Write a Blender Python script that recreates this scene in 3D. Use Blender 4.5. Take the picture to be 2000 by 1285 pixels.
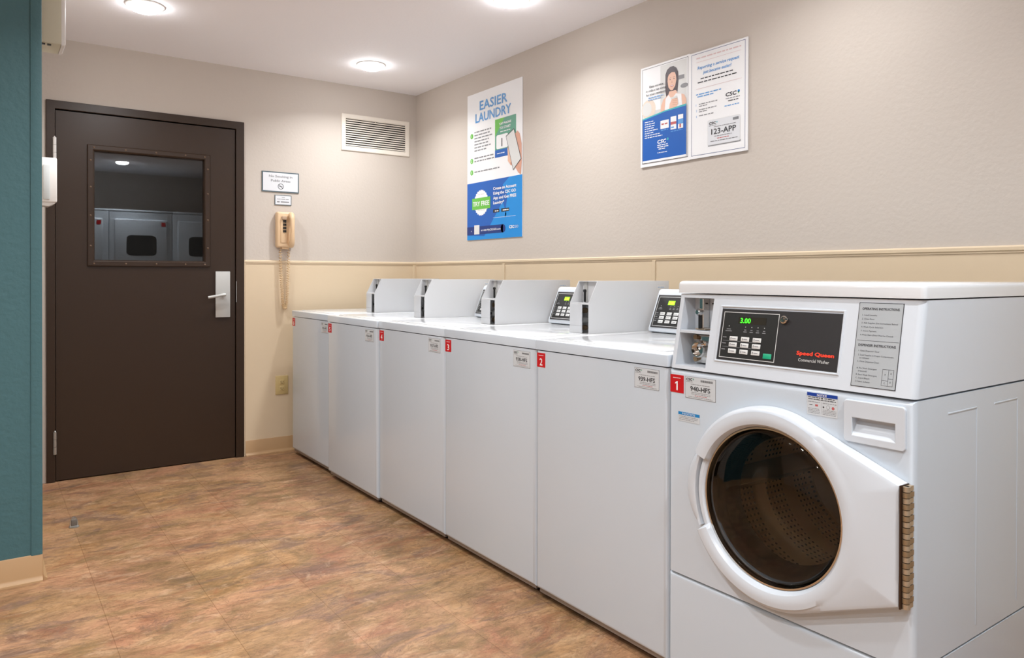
import bpy, bmesh, math, random
from mathutils import Matrix, Vector
from math import sin, cos, pi, radians, hypot, atan2, acos
random.seed(7)
S = bpy.context.scene
for o in list(bpy.data.objects): bpy.data.objects.remove(o)
COL = S.collection

# ------------------------------------------------------------------ camera
YAW, PITCH, ROLL = radians(35.4657), radians(-0.3247), radians(0.1121)
F = Vector((sin(YAW)*cos(PITCH), cos(YAW)*cos(PITCH), sin(PITCH)))
RT = Vector((cos(YAW), -sin(YAW), 0)); UP = RT.cross(F)
R2 = RT*cos(ROLL)+UP*sin(ROLL); U2 = -RT*sin(ROLL)+UP*cos(ROLL)
cd = bpy.data.cameras.new('camera'); cam = bpy.data.objects.new('camera', cd); COL.objects.link(cam)
M = Matrix((R2, U2, -F)).transposed().to_4x4(); M.translation = Vector((-2.5454, -4.7688, 1.1371))
cam.matrix_world = M
cd.sensor_width = 36; cd.lens = 1448.88/2000*36; cd.shift_y = -95.81/2000; cd.clip_start = 0.02
S.camera = cam

# ------------------------------------------------------------------ world, exposure, main lights
w = bpy.data.worlds.new('world'); S.world = w; w.use_nodes = True
w.node_tree.nodes['Background'].inputs[0].default_value = (0, 0, 0, 1)
w.node_tree.nodes['Background'].inputs[1].default_value = 0
S.view_settings.view_transform = 'Standard'; S.view_settings.look = 'None'
S.view_settings.gamma = 1; S.view_settings.use_curve_mapping = False
S.view_settings.exposure = 0.0
LIGHT_W = 13.0
LIGHT_COL = (0.965, 0.985, 1.0)
H = 2.434
DOWNLIGHTS = [(-1.91, -0.83, .85), (-0.60, -0.54, .74), (-0.53, -1.93, .66), (-1.25, -4.71, 1.35),
              (-0.55, -3.30, .44), (-1.95, -2.45, 1.1), (-2.6, -3.75, 1.35), (-3.9, -2.6, 1.2), (-3.9, -4.6, 1.4), (-2.6, -5.25, .8)]  # lamps in this row are unseen, added to fill the room with light

# ------------------------------------------------------------------ materials
def lin(c):
    return tuple((x/12.92 if x <= .04045 else ((x+.055)/1.055)**2.4) for x in (v/255 for v in c))
def mat(name, rgb, rough=.5, metal=0, spec=.5, emit=None, es=0, coat=0, bump=None):
    m = bpy.data.materials.new(name); m.use_nodes = True; nt = m.node_tree; b = nt.nodes['Principled BSDF']
    c = lin(rgb)
    b.inputs['Base Color'].default_value = (*c, 1); b.inputs['Roughness'].default_value = rough
    b.inputs['Metallic'].default_value = metal; b.inputs['Specular IOR Level'].default_value = spec
    b.inputs['Coat Weight'].default_value = coat
    if emit: b.inputs['Emission Color'].default_value = (*lin(emit), 1); b.inputs['Emission Strength'].default_value = es
    if bump:
        sc, st, dist = bump
        n = nt.nodes.new('ShaderNodeTexNoise'); n.inputs['Scale'].default_value = sc; n.inputs['Detail'].default_value = 3
        g = nt.nodes.new('ShaderNodeNewGeometry'); nt.links.new(g.outputs['Position'], n.inputs['Vector'])
        bp = nt.nodes.new('ShaderNodeBump'); bp.inputs['Strength'].default_value = st; bp.inputs['Distance'].default_value = dist
        nt.links.new(n.outputs['Fac'], bp.inputs['Height']); nt.links.new(bp.outputs['Normal'], b.inputs['Normal'])
    return m
PAINT = mat('wall_paint', (200, 190, 180), .62, bump=(60, .22, .004), spec=.35)
DADO = mat('dado_beige', (219, 199, 170), .45, bump=(22, .15, .003), spec=.4)
CEIL = mat('ceiling_white', (247, 244, 246), .8, bump=(70, .2, .003), spec=.2)
TEAL = mat('teal_paint', (70, 106, 112), .55, bump=(45, .5, .005), spec=.35)
VINYLB = mat('vinyl_base', (182, 147, 107), .45)
BROWN = mat('brown_paint', (49, 33, 21), .36, bump=(35, .12, .002), spec=.45)
DARKGAP = mat('dark_gap', (14, 11, 9), .9)
WHITE = mat('white_enamel', (202, 211, 220), .22, spec=.5, coat=.2)
WHITEP = mat('white_plastic', (208, 214, 221), .3)
WORKTOP = mat('white_worktop', (224, 226, 228), .16, coat=.3)
GREYP = mat('grey_label', (172, 177, 180), .4)
STEEL = mat('brushed_steel', (188, 188, 185), .35, metal=.9)
SATIN = mat('satin_silver', (196, 196, 193), .42, metal=.35)
CHROME = mat('chrome', (215, 212, 208), .12, metal=1)
BRASS = mat('worn_brass', (158, 134, 104), .38, metal=.55)
BRASS2 = mat('pale_brass', (186, 166, 140), .35, metal=.5)
IVORY = mat('ivory_plastic', (222, 190, 152), .35)
IVORYC = mat('ivory_cord', (208, 176, 132), .4)
OUTLET = mat('almond_plastic', (205, 182, 128), .35)
CREAM = mat('cream_box', (196, 191, 170), .5)
OFFW = mat('offwhite_plastic', (222, 218, 214), .4)
BLACK = mat('black_plastic', (26, 26, 27), .35)
PANELK = mat('panel_charcoal', (44, 42, 43), .38)
DISPK = mat('display_dark', (24, 24, 22), .5)
DIM = mat('display_dim', (48, 44, 36), .25)
RUBBER = mat('grey_rubber', (110, 105, 98), .6)
GLOSSK = mat('black_bowl_rim', (20, 19, 18), .10, spec=.8)
GASKET = mat('black_gasket', (16, 15, 14), .35)
GREEN_LED = mat('green_led', (60, 255, 40), .5, emit=(70, 255, 40), es=1.6)
LIME_LED = mat('lime_led', (150, 220, 20), .5, emit=(150, 225, 20), es=.7)
GRNBTN = mat('green_button', (30, 168, 125), .4)
RED = mat('print_red', (196, 16, 26), .4)
SQRED = mat('print_orange_red', (235, 64, 38), .5)
INK = mat('print_ink', (62, 62, 66), .5)
INK2 = mat('print_grey', (138, 138, 141), .5)
PAPER = mat('paper_white', (240, 240, 241), .45)
PLATE = mat('sticker_grey', (204, 208, 211), .4)
VENTW = mat('vent_white', (236, 228, 216), .4)
def art_mat(name, rgb): return mat(name, rgb, .45)
BLU = art_mat('print_blue', (22, 92, 178)); BLU2 = art_mat('print_light_blue', (20, 138, 214)); NAVY = art_mat('print_navy', (22, 52, 120))
HBL = art_mat('print_headline_blue', (98, 158, 216)); GRN = art_mat('print_green', (104, 186, 72)); TGRN = art_mat('print_teal_green', (92, 158, 132))
SKIN = art_mat('print_skin', (232, 188, 164)); SKIN2 = art_mat('print_skin_shade', (212, 158, 136)); HAIR = art_mat('print_hair', (72, 58, 64))
PALE = art_mat('print_pale_grey', (218, 218, 216)); BEIGE = art_mat('print_beige', (228, 212, 196)); CYAN = art_mat('print_cyan', (64, 178, 186))
PINKT = art_mat('print_faint_pink', (222, 196, 196)); NB = art_mat('print_notice_blue', (16, 60, 150)); NC = art_mat('print_notice_cyan', (30, 128, 190))
SIGNB = art_mat('sign_border', (84, 100, 108)); SIGNW = art_mat('sign_face', (222, 224, 228)); LIP = art_mat('print_lip', (190, 96, 96))

def glass_mat(name, tint, f_mult, rough=0.0):
    m = bpy.data.materials.new(name); m.use_nodes = True; nt = m.node_tree; nt.nodes.clear()
    out = nt.nodes.new('ShaderNodeOutputMaterial'); mx = nt.nodes.new('ShaderNodeMixShader')
    tr = nt.nodes.new('ShaderNodeBsdfTransparent'); gl = nt.nodes.new('ShaderNodeBsdfGlossy'); fr = nt.nodes.new('ShaderNodeFresnel')
    tr.inputs[0].default_value = (*tint, 1); gl.inputs['Roughness'].default_value = rough
    fr.inputs['IOR'].default_value = f_mult
    nt.links.new(fr.outputs[0], mx.inputs[0]); nt.links.new(tr.outputs[0], mx.inputs[1]); nt.links.new(gl.outputs[0], mx.inputs[2])
    nt.links.new(mx.outputs[0], out.inputs[0]); return m
WGLASS = glass_mat('window_glass', (.85, .88, .9), 1.75)
PGLASS = glass_mat('porthole_glass', (.88, .86, .81), 1.5, .01)
LENS = mat('lamp_lens', (255, 250, 240), .5, emit=(250, 252, 255), es=48.0)

def floor_mat():
    m = bpy.data.materials.new('slate_vinyl'); m.use_nodes = True; nt = m.node_tree; b = nt.nodes['Principled BSDF']; L = nt.links.new
    g = nt.nodes.new('ShaderNodeNewGeometry')
    def mapping(sc, rot=(0, 0, 0), loc=(0, 0, 0)):
        n = nt.nodes.new('ShaderNodeMapping'); n.inputs['Scale'].default_value = sc; n.inputs['Rotation'].default_value = rot; n.inputs['Location'].default_value = loc
        L(g.outputs['Position'], n.inputs['Vector']); return n
    def noise(mp, sc, det, ro=.6, dist=0):
        n = nt.nodes.new('ShaderNodeTexNoise'); n.inputs['Scale'].default_value = sc; n.inputs['Detail'].default_value = det
        n.inputs['Roughness'].default_value = ro; n.inputs['Distortion'].default_value = dist
        L(mp.outputs[0], n.inputs['Vector']); return n
    def ramp(src, stops):
        r = nt.nodes.new('ShaderNodeValToRGB'); e = r.color_ramp.elements
        while len(e) < len(stops): e.new(.5)
        for el, (p, c) in zip(e, stops): el.position = p; el.color = (*lin(c), 1)
        L(src, r.inputs[0]); return r
    def mix(f, a, b_, mode='MIX'):
        n = nt.nodes.new('ShaderNodeMix'); n.data_type = 'RGBA'; n.blend_type = mode
        if isinstance(f, float): n.inputs[0].default_value = f
        else: L(f, n.inputs[0])
        L(a, n.inputs[6]); L(b_, n.inputs[7]); return n.outputs[2]
    mA = mapping((1, 2.1, 1), (0, 0, radians(-12)))
    base = ramp(noise(mA, 2.9, 10, .66, 1.0).outputs['Fac'], [(.32, (104, 72, 50)), (.42, (146, 103, 72)), (.50, (178, 133, 97)), (.60, (192, 147, 109)), (.72, (210, 170, 130))])
    hue = noise(mapping((1, 1.3, 1), (0, 0, .2), (3, 1, 0)), 2.2, 6, .62, .8)
    hr = ramp(hue.outputs['Fac'], [(.36, (190, 132, 102)), (.47, (190, 148, 110)), (.56, (170, 142, 98)), (.66, (192, 150, 92))])
    c1 = mix(.42, base.outputs[0], hr.outputs[0])
    def patch(col, loc, sc, lo, hi, k, cin, rot):
        n = ramp(noise(mapping((1, 1.8, 1), (0, 0, rot), loc), sc, 10, .68, 1.4).outputs['Fac'], [(lo, (0, 0, 0)), (hi, (255, 255, 255))])
        m_ = nt.nodes.new('ShaderNodeMath'); m_.operation = 'MULTIPLY'; m_.inputs[1].default_value = k; L(n.outputs[0], m_.inputs[0])
        q = nt.nodes.new('ShaderNodeRGB'); q.outputs[0].default_value = (*lin(col), 1)
        return mix(m_.outputs[0], cin, q.outputs[0])
    c2 = patch((124, 98, 86), (7, 5, 0), 2.5, .53, .63, .68, c1, -.25)
    c2 = patch((122, 100, 62), (1, 13, 0), 2.8, .52, .62, .5, c2, .1)
    c2 = patch((150, 92, 62), (17, 3, 0), 3.4, .54, .65, .5, c2, -.1)
    c2 = patch((220, 186, 150), (23, 31, 0), 4.2, .56, .68, .45, c2, -.3)
    vn = noise(mapping((1, 2.3, 1), (0, 0, -.2), (1, 4, 2)), 4.6, 10, .70, 2.0)
    vr = ramp(vn.outputs['Fac'], [(.478, (0, 0, 0)), (.497, (255, 255, 255)), (.516, (0, 0, 0))])
    vm = nt.nodes.new('ShaderNodeMath'); vm.operation = 'MULTIPLY'; vm.inputs[1].default_value = .5; L(vr.outputs[0], vm.inputs[0])
    vc = nt.nodes.new('ShaderNodeRGB'); vc.outputs[0].default_value = (*lin((104, 74, 52)), 1)
    c3 = mix(vm.outputs[0], c2, vc.outputs[0])
    fn = noise(mapping((1, 2.4, 1), (0, 0, -.15)), 26, 6, .75, .6)
    fr_ = ramp(fn.outputs['Fac'], [(.32, (214, 214, 214)), (.62, (255, 255, 255))])
    c4 = mix(1.0, c3, fr_.outputs[0], 'MULTIPLY')
    # plank joints
    sx = nt.nodes.new('ShaderNodeSeparateXYZ'); L(g.outputs['Position'], sx.inputs[0])
    cx = nt.nodes.new('ShaderNodeCombineXYZ')
    ax = nt.nodes.new('ShaderNodeMath'); ax.operation = 'ADD'; ax.inputs[1].default_value = .004 + .316*12; L(sx.outputs['X'], ax.inputs[0])
    ay = nt.nodes.new('ShaderNodeMath'); ay.operation = 'ADD'; ay.inputs[1].default_value = 20.15; L(sx.outputs['Y'], ay.inputs[0])
    L(ay.outputs[0], cx.inputs[0]); L(ax.outputs[0], cx.inputs[1])
    br = nt.nodes.new('ShaderNodeTexBrick'); br.offset = .5; br.inputs['Scale'].default_value = 1; br.inputs['Brick Width'].default_value = .632
    br.inputs['Row Height'].default_value = .316; br.inputs['Mortar Size'].default_value = .0013; br.inputs['Mortar Smooth'].default_value = .3
    br.inputs['Color1'].default_value = (1, 1, 1, 1); br.inputs['Color2'].default_value = (.84, .84, .86, 1); br.inputs['Mortar'].default_value = (.62, .55, .48, 1)
    L(cx.outputs[0], br.inputs['Vector'])
    c5 = mix(.85, c4, br.outputs['Color'], 'MULTIPLY')
    L(c5, b.inputs['Base Color'])
    b.inputs['Roughness'].default_value = .42; b.inputs['Specular IOR Level'].default_value = .4
    bp = nt.nodes.new('ShaderNodeBump'); bp.inputs['Strength'].default_value = .25; bp.inputs['Distance'].default_value = .002
    L(vn.outputs['Fac'], bp.inputs['Height']); L(bp.outputs[0], b.inputs['Normal'])
    return m
FLOOR = floor_mat()

def drum_mat():
    m = mat('perforated_drum', (220, 200, 172), .45, metal=.3); nt = m.node_tree; L = nt.links.new; b = nt.nodes['Principled BSDF']
    tc = nt.nodes.new('ShaderNodeTexCoord'); sx = nt.nodes.new('ShaderNodeSeparateXYZ'); L(tc.outputs['Object'], sx.inputs[0])
    def mth(op, a, c=None):
        n = nt.nodes.new('ShaderNodeMath'); n.operation = op
        for i, v in enumerate((a, c)):
            if v is None: continue
            if isinstance(v, (int, float)): n.inputs[i].default_value = v
            else: L(v, n.inputs[i])
        return n.outputs[0]
    zz = mth('SUBTRACT', sx.outputs['Z'], .57)
    ang = mth('ARCTAN2', zz, sx.outputs['X'])
    u = mth('MULTIPLY', ang, 15.0); v = mth('MULTIPLY', sx.outputs['Y'], 58.0)
    fu = mth('SUBTRACT', mth('FRACT', u), .5); fv = mth('SUBTRACT', mth('FRACT', v), .5)
    d = mth('SQRT', mth('ADD', mth('MULTIPLY', fu, fu), mth('MULTIPLY', fv, fv)))
    hole = mth('LESS_THAN', d, .24)
    band = mth('LESS_THAN', mth('FRACT', mth('MULTIPLY', sx.outputs['Y'], 7.2)), .60)
    f = mth('MULTIPLY', hole, band)
    mx = nt.nodes.new('ShaderNodeMix'); mx.data_type = 'RGBA'; L(f, mx.inputs[0]); mx.inputs[6].default_value = (*lin((222, 203, 174)), 1); mx.inputs[7].default_value = (*lin((24, 18, 14)), 1)
    L(mx.outputs[2], b.inputs['Base Color'])
    return m
DRUM = drum_mat()

# ------------------------------------------------------------------ helpers
def obj(name, bm, mats, parent=None, sm=35, loc=None, flip=True):
    me = bpy.data.meshes.new(name)
    if flip: bmesh.ops.recalc_face_normals(bm, faces=bm.faces)
    bm.to_mesh(me); bm.free()
    if not isinstance(mats, (list, tuple)): mats = [mats]
    for m in mats: me.materials.append(m)
    for p in me.polygons: p.use_smooth = True
    me.set_sharp_from_angle(angle=radians(sm))
    o = bpy.data.objects.new(name, me); COL.objects.link(o)
    if parent: o.parent = parent
    if loc: o.location = loc
    return o
def thing(name, label, cat, loc=(0, 0, 0), rz=0, group=None):
    o = bpy.data.objects.new(name, None); COL.objects.link(o); o.empty_display_size = .05
    o.location = loc; o.rotation_euler = (0, 0, rz); o['label'] = label; o['category'] = cat
    if group: o['group'] = group
    return o
def tag(o, label, cat, group=None):
    o['label'] = label; o['category'] = cat
    if group: o['group'] = group
    return o
def struct(o): o['kind'] = 'structure'; return o
def box(bm, x0, x1, y0, y1, z0, z1, r=0, seg=2, sel=None, mi=0):
    vs = [bm.verts.new((x, y, z)) for x in (x0, x1) for y in (y0, y1) for z in (z0, z1)]
    q = [(0, 1, 3, 2), (4, 6, 7, 5), (0, 4, 5, 1), (2, 3, 7, 6), (0, 2, 6, 4), (1, 5, 7, 3)]
    fs = [bm.faces.new([vs[i] for i in f]) for f in q]
    for f in fs: f.material_index = mi
    if r:
        es = {e for f in fs for e in f.edges}
        if sel: es = [e for e in es if sel(e)]
        bmesh.ops.bevel(bm, geom=list(es), offset=r, segments=seg, affect='EDGES', profile=.5, clamp_overlap=True)
    return fs
def isdir(e, ax):
    d = e.verts[1].co-e.verts[0].co; return abs(d[ax]) > .999*d.length
def mid(e): return (e.verts[0].co+e.verts[1].co)/2
def prism(bm, pts, ax, a0, a1, mi=0):
    """extrude a 2D polygon along axis ax (0: pts are (y,z); 1: (x,z); 2: (x,y))"""
    def P(p, a): return (a, p[0], p[1]) if ax == 0 else ((p[0], a, p[1]) if ax == 1 else (p[0], p[1], a))
    A = [bm.verts.new(P(p, a0)) for p in pts]; B = [bm.verts.new(P(p, a1)) for p in pts]
    fs = [bm.faces.new(A), bm.faces.new(B[::-1])]
    n = len(pts)
    for i in range(n): fs.append(bm.faces.new((A[i], B[i], B[(i+1) % n], A[(i+1) % n])))
    for f in fs: f.material_index = mi
    return fs
def cyl(bm, c, ax, r0, r1, a0, a1, n=32, caps=True, mi=0):
    def P(t, r, a):
        u, v = r*cos(t), r*sin(t)
        return (a, c[0]+u, c[1]+v) if ax == 0 else ((c[0]+u, a, c[1]+v) if ax == 1 else (c[0]+u, c[1]+v, a))
    A = [bm.verts.new(P(2*pi*i/n, r0, a0)) for i in range(n)]; B = [bm.verts.new(P(2*pi*i/n, r1, a1)) for i in range(n)]
    fs = [bm.faces.new((A[i], A[(i+1) % n], B[(i+1) % n], B[i])) for i in range(n)]
    if caps: fs += [bm.faces.new(A), bm.faces.new(B[::-1])]
    for f in fs: f.material_index = mi
    return fs
def lathe(bm, c, ax, prof, n=48, mi=0, closed=False):
    rings = []
    for r, a in prof:
        ring = []
        for i in range(n):
            t = 2*pi*i/n; u, v = r*cos(t), r*sin(t)
            ring.append(bm.verts.new((a, c[0]+u, c[1]+v) if ax == 0 else ((c[0]+u, a, c[1]+v) if ax == 1 else (c[0]+u, c[1]+v, a))))
        rings.append(ring)
    for A, B in zip(rings, rings[1:]+([rings[0]] if closed else [])):
        for i in range(n):
            f = bm.faces.new((A[i], A[(i+1) % n], B[(i+1) % n], B[i])); f.material_index = mi
    return rings
def tube(bm, pts, r, n=8, mi=0):
    pts = [Vector(p) for p in pts]; rings = []
    prev = None
    for i, p in enumerate(pts):
        t = (pts[min(i+1, len(pts)-1)]-pts[max(i-1, 0)]).normalized()
        if prev is None:
            a = Vector((0, 0, 1)) if abs(t.z) < .9 else Vector((1, 0, 0)); nx = t.cross(a).normalized()
        else: nx = (prev-t*prev.dot(t)).normalized()
        prev = nx; ny = t.cross(nx)
        rr = r[i] if isinstance(r, list) else r
        rings.append([bm.verts.new(p+nx*rr*cos(2*pi*k/n)+ny*rr*sin(2*pi*k/n)) for k in range(n)])
    for A, B in zip(rings, rings[1:]):
        for k in range(n): bm.faces.new((A[k], A[(k+1) % n], B[(k+1) % n], B[k])).material_index = mi
    bm.faces.new(rings[0]); bm.faces.new(rings[-1][::-1])
def boolcut(o, bm):
    me = bpy.data.meshes.new('cut'); bmesh.ops.recalc_face_normals(bm, faces=bm.faces); bm.to_mesh(me); bm.free()
    c = bpy.data.objects.new('cut', me); COL.objects.link(c)
    par = o.parent; o.parent = None; mw = o.matrix_basis.copy(); o.matrix_basis = Matrix()
    md = o.modifiers.new('b', 'BOOLEAN'); md.object = c; md.operation = 'DIFFERENCE'; md.solver = 'EXACT'
    dg = bpy.context.evaluated_depsgraph_get(); dg.update()
    nm = bpy.data.meshes.new_from_object(o.evaluated_get(dg)); o.modifiers.clear()
    old = o.data; nm.name = old.name; o.data = nm
    bpy.data.objects.remove(c); bpy.data.meshes.remove(me)
    o.matrix_basis = mw; o.parent = par
    return o
def bev(o, wd, seg=2, ang=30):
    m = o.modifiers.new('bevel', 'BEVEL'); m.width = wd; m.segments = seg; m.limit_method = 'ANGLE'; m.angle_limit = radians(ang)
    m.use_clamp_overlap = True; m.harden_normals = True
    return o
def frame(origin, u, v):
    u = Vector(u).normalized(); v = Vector(v).normalized(); n = u.cross(v)
    m = Matrix((u, v, n)).transposed().to_4x4(); m.translation = Vector(origin); return m
_tc = {}
def text_mesh(s):
    if s not in _tc:
        cu = bpy.data.curves.new('t', 'FONT'); cu.body = s; cu.size = 1; cu.resolution_u = 2; cu.fill_mode = 'FRONT'
        o = bpy.data.objects.new('t', cu); COL.objects.link(o)
        dg = bpy.context.evaluated_depsgraph_get(); dg.update()
        me = bpy.data.meshes.new_from_object(o.evaluated_get(dg))
        V = [tuple(v.co[:2]) for v in me.vertices]; P = [tuple(p.vertices) for p in me.polygons]
        bpy.data.objects.remove(o); bpy.data.curves.remove(cu); bpy.data.meshes.remove(me)
        _tc[s] = (V, P)
    return _tc[s]
CAP = .729
class Art:
    """flat print: polygons and lettering in a local (u, v) plane with layer offsets along the normal"""
    def __init__(s, fr_, dz=.00025): s.f = fr_; s.bm = bmesh.new(); s.m = []; s.dz = dz
    def mi(s, m):
        if m not in s.m: s.m.append(m)
        return s.m.index(m)
    def poly(s, pts, m, l=1):
        f = s.bm.faces.new([s.bm.verts.new((u, v, l*s.dz)) for u, v in pts]); f.material_index = s.mi(m); f.normal_update()
        if f.normal.z < 0: f.normal_flip()
    def rect(s, u0, v0, u1, v1, m, l=1, r=0):
        if r:
            p = []
            for (cx, cy, a) in ((u1-r, v1-r, 0), (u0+r, v1-r, 90), (u0+r, v0+r, 180), (u1-r, v0+r, 270)):
                for k in range(5): p.append((cx+r*cos(radians(a+k*22.5)), cy+r*sin(radians(a+k*22.5))))
            s.poly(p, m, l)
        else: s.poly([(u0, v0), (u1, v0), (u1, v1), (u0, v1)], m, l)
    def ring(s, u0, v0, u1, v1, t, m, l=1):
        s.rect(u0, v0, u1, v0+t, m, l); s.rect(u0, v1-t, u1, v1, m, l); s.rect(u0, v0+t, u0+t, v1-t, m, l); s.rect(u1-t, v0+t, u1, v1-t, m, l)
    def ell(s, cu, cv, ru, rv, m, l=1, n=24, a0=0, a1=360): s.poly([(cu+ru*cos(radians(a0+(a1-a0)*i/n)), cv+rv*sin(radians(a0+(a1-a0)*i/n))) for i in range(n)], m, l)
    def slab(s, u0, v0, u1, v1, t, m, r=0):
        """sheet body with its thickness behind the print plane"""
        vs = [s.bm.verts.new((u, v, z)) for z in (-t, 0) for u, v in ((u0, v0), (u1, v0), (u1, v1), (u0, v1))]
        for q in ((3, 2, 1, 0), (4, 5, 6, 7), (0, 1, 5, 4), (1, 2, 6, 5), (2, 3, 7, 6), (3, 0, 4, 7)):
            s.bm.faces.new([vs[i] for i in q]).material_index = s.mi(m)
    def line(s, p, q, t, m, l=1):
        d = hypot(q[0]-p[0], q[1]-p[1]); nx, ny = -(q[1]-p[1])/d*t/2, (q[0]-p[0])/d*t/2
        s.poly([(p[0]+nx, p[1]+ny), (p[0]-nx, p[1]-ny), (q[0]-nx, q[1]-ny), (q[0]+nx, q[1]+ny)], m, l)
    def text(s, t, u, v, h, m, w=None, al='L', l=2, bold=0, ital=0):
        """cap height h, baseline v; w forces the width; bold draws offset copies"""
        V, P = text_mesh(t); k = h/CAP
        x0 = min(p[0] for p in V); x1 = max(p[0] for p in V); kx = k if not w else w/(x1-x0)
        W = (x1-x0)*kx; ou = u if al == 'L' else (u-W/2 if al == 'C' else u-W)
        mi = s.mi(m)
        offs = [(0, 0)] if not bold else [(-bold, 0), (bold, 0), (0, bold*.7), (0, -bold*.7)]
        for j, (du, dv) in enumerate(offs):
            vs = [s.bm.verts.new((ou+(x-x0)*kx+du+ital*y*k, v+y*k+dv, (l+.15*j)*s.dz)) for x, y in V]
            for p in P:
                try: s.bm.faces.new([vs[i] for i in p]).material_index = mi
                except ValueError: pass
    def bars(s, u0, u1, v, h, m, l=2, seed=0, ragged=True):
        """a line of print too small to read: word-length dashes"""
        rd = random.Random(seed+int(u0*1e4)+int(v*1e4)); u = u0
        while u < u1-h:
            wd = min(rd.uniform(1.6, 5.5)*h, u1-u); s.rect(u, v, u+wd, v+h*.8, m, l); u += wd+h*.7
    def build(s, name, parent=None, at=None):
        me = bpy.data.meshes.new(name); s.bm.transform(s.f); s.bm.to_mesh(me); s.bm.free()
        for m in s.m: me.materials.append(m)
        o = bpy.data.objects.new(name, me); COL.objects.link(o)
        if parent: o.parent = parent
        return o

# ------------------------------------------------------------------ setting
XW, YR, XL = -5.2, -5.75, -2.372
# floor, ceiling
bm = bmesh.new(); box(bm, XW-.1, .1, YR-.1, .1, -.06, 0); struct(obj('floor', bm, FLOOR))
bm = bmesh.new(); box(bm, XW-.1, .1, YR-.1, .1, H, H+.06)
ceil = obj('ceiling', bm, CEIL); struct(ceil)
bm = bmesh.new(); box(bm, 0, .1, YR-.1, .1, 0, H); struct(obj('wall_right', bm, PAINT))
# back wall with the door opening (frame outer -2.266..-1.219, 0..2.09)
bm = bmesh.new()
DX0, DX1, DZ = -2.262, -1.222, 2.088
box(bm, XL, DX0, 0, .1, 0, H); box(bm, DX1, 0, 0, .1, 0, H); box(bm, DX0, DX1, 0, .1, DZ, H)
struct(obj('wall_back', bm, PAINT))
# the teal block on the left
bm = bmesh.new(); box(bm, XW, XL, -1.508, .1, 0, H, mi=0)
for f in bm.faces:
    c = f.calc_center_median()
    if c.x > XL-.01: f.material_index = 1
struct(obj('wall_left', bm, [TEAL, PAINT]))
bm = bmesh.new(); box(bm, XW-.1, XW, YR-.1, .1, 0, H); struct(obj('wall_far_left', bm, PAINT))
bm = bmesh.new(); box(bm, XW-.1, .1, YR-.1, YR, 0, H); struct(obj('wall_rear', bm, PAINT))
# dark space behind the door glass
bm = bmesh.new()
box(bm, -2.9, -.6, 1.6, 1.7, 0, H); box(bm, -2.9, -2.8, .1, 1.6, 0, H); box(bm, -.7, -.6, .1, 1.6, 0, H); box(bm, -2.9, -.6, .1, 1.7, H, H+.05); box(bm, -2.9, -.6, .1, 1.7, -.05, 0)
struct(obj('wall_corridor', bm, PAINT))

# wainscot panels: back wall right of the door, right wall, with moulded joints and cap
RZ = 1.222
bm = bmesh.new(); box(bm, -1.205, -.001, -.004, 0, 0, RZ); struct(obj('wall_panel_back', bm, DADO))
bm = bmesh.new(); box(bm, -.004, 0, YR, 0, 0, RZ); struct(obj('wall_panel_right', bm, DADO))
def cap(bm, horiz, a0, a1):
    prof = [(0, RZ-.012), (.007, RZ-.012), (.007, RZ-.008), (.010, RZ-.004), (.010, RZ+.006), (.006, RZ+.010), (0, RZ+.011)]
    if horiz == 'x': prism(bm, [(-d, z) for d, z in prof], 0, a0, a1)
    else: prism(bm, [(-d, z) for d, z in prof], 1, a0, a1)
bm = bmesh.new(); cap(bm, 'x', -1.215, 0); struct(obj('trim_1', bm, DADO))
bm = bmesh.new(); cap(bm, 'y', YR, 0); struct(obj('trim_2', bm, DADO))
bm = bmesh.new(); box(bm, -.010, -.003, -2.352, -2.332, .09, RZ-.012, .003, 2, lambda e: isdir(e, 2))
box(bm, -.010, -.003, -1.13, -1.11, .09, RZ-.012); struct(obj('trim_3', bm, DADO))
bm = bmesh.new(); box(bm, -.03, -.003, -.012, -.003, .09, RZ-.012, .003, 2, lambda e: isdir(e, 2)); struct(obj('trim_4', bm, DADO))
# pale strip of trim beside the door frame
bm = bmesh.new(); box(bm, -1.221, -1.206, -.009, 0, 0, RZ+.01, .003, 2, lambda e: isdir(e, 2)); struct(obj('trim_5', bm, DADO))
# teal corner guard
bm = bmesh.new(); box(bm, XL-.032, XL+.004, -1.513, -1.508, .098, H, .002, 2, lambda e: isdir(e, 2)); box(bm, XL, XL+.004, -1.508, -1.47, .098, H)
struct(obj('trim_6', bm, TEAL))
def baseprof(h): return [(0, 0), (.020, 0), (.019, .006), (.009, .014), (.006, .022), (.005, h-.003), (.003, h), (0, h)]
bm = bmesh.new(); prism(bm, [(-d-.004, z) for d, z in baseprof(.095)], 0, -1.206, 0); struct(obj('baseboard_back', bm, VINYLB))
bm = bmesh.new(); prism(bm, [(-d-.004, z) for d, z in baseprof(.095)], 1, YR, 0); struct(obj('baseboard_right', bm, VINYLB))
bm = bmesh.new(); prism(bm, [(-1.508-d, z) for d, z in baseprof(.1)], 0, XW, XL+.004); prism(bm, [(XL+d, z) for d, z in baseprof(.1)], 1, -1.512, -.06)
struct(obj('baseboard_left', bm, VINYLB))

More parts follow.
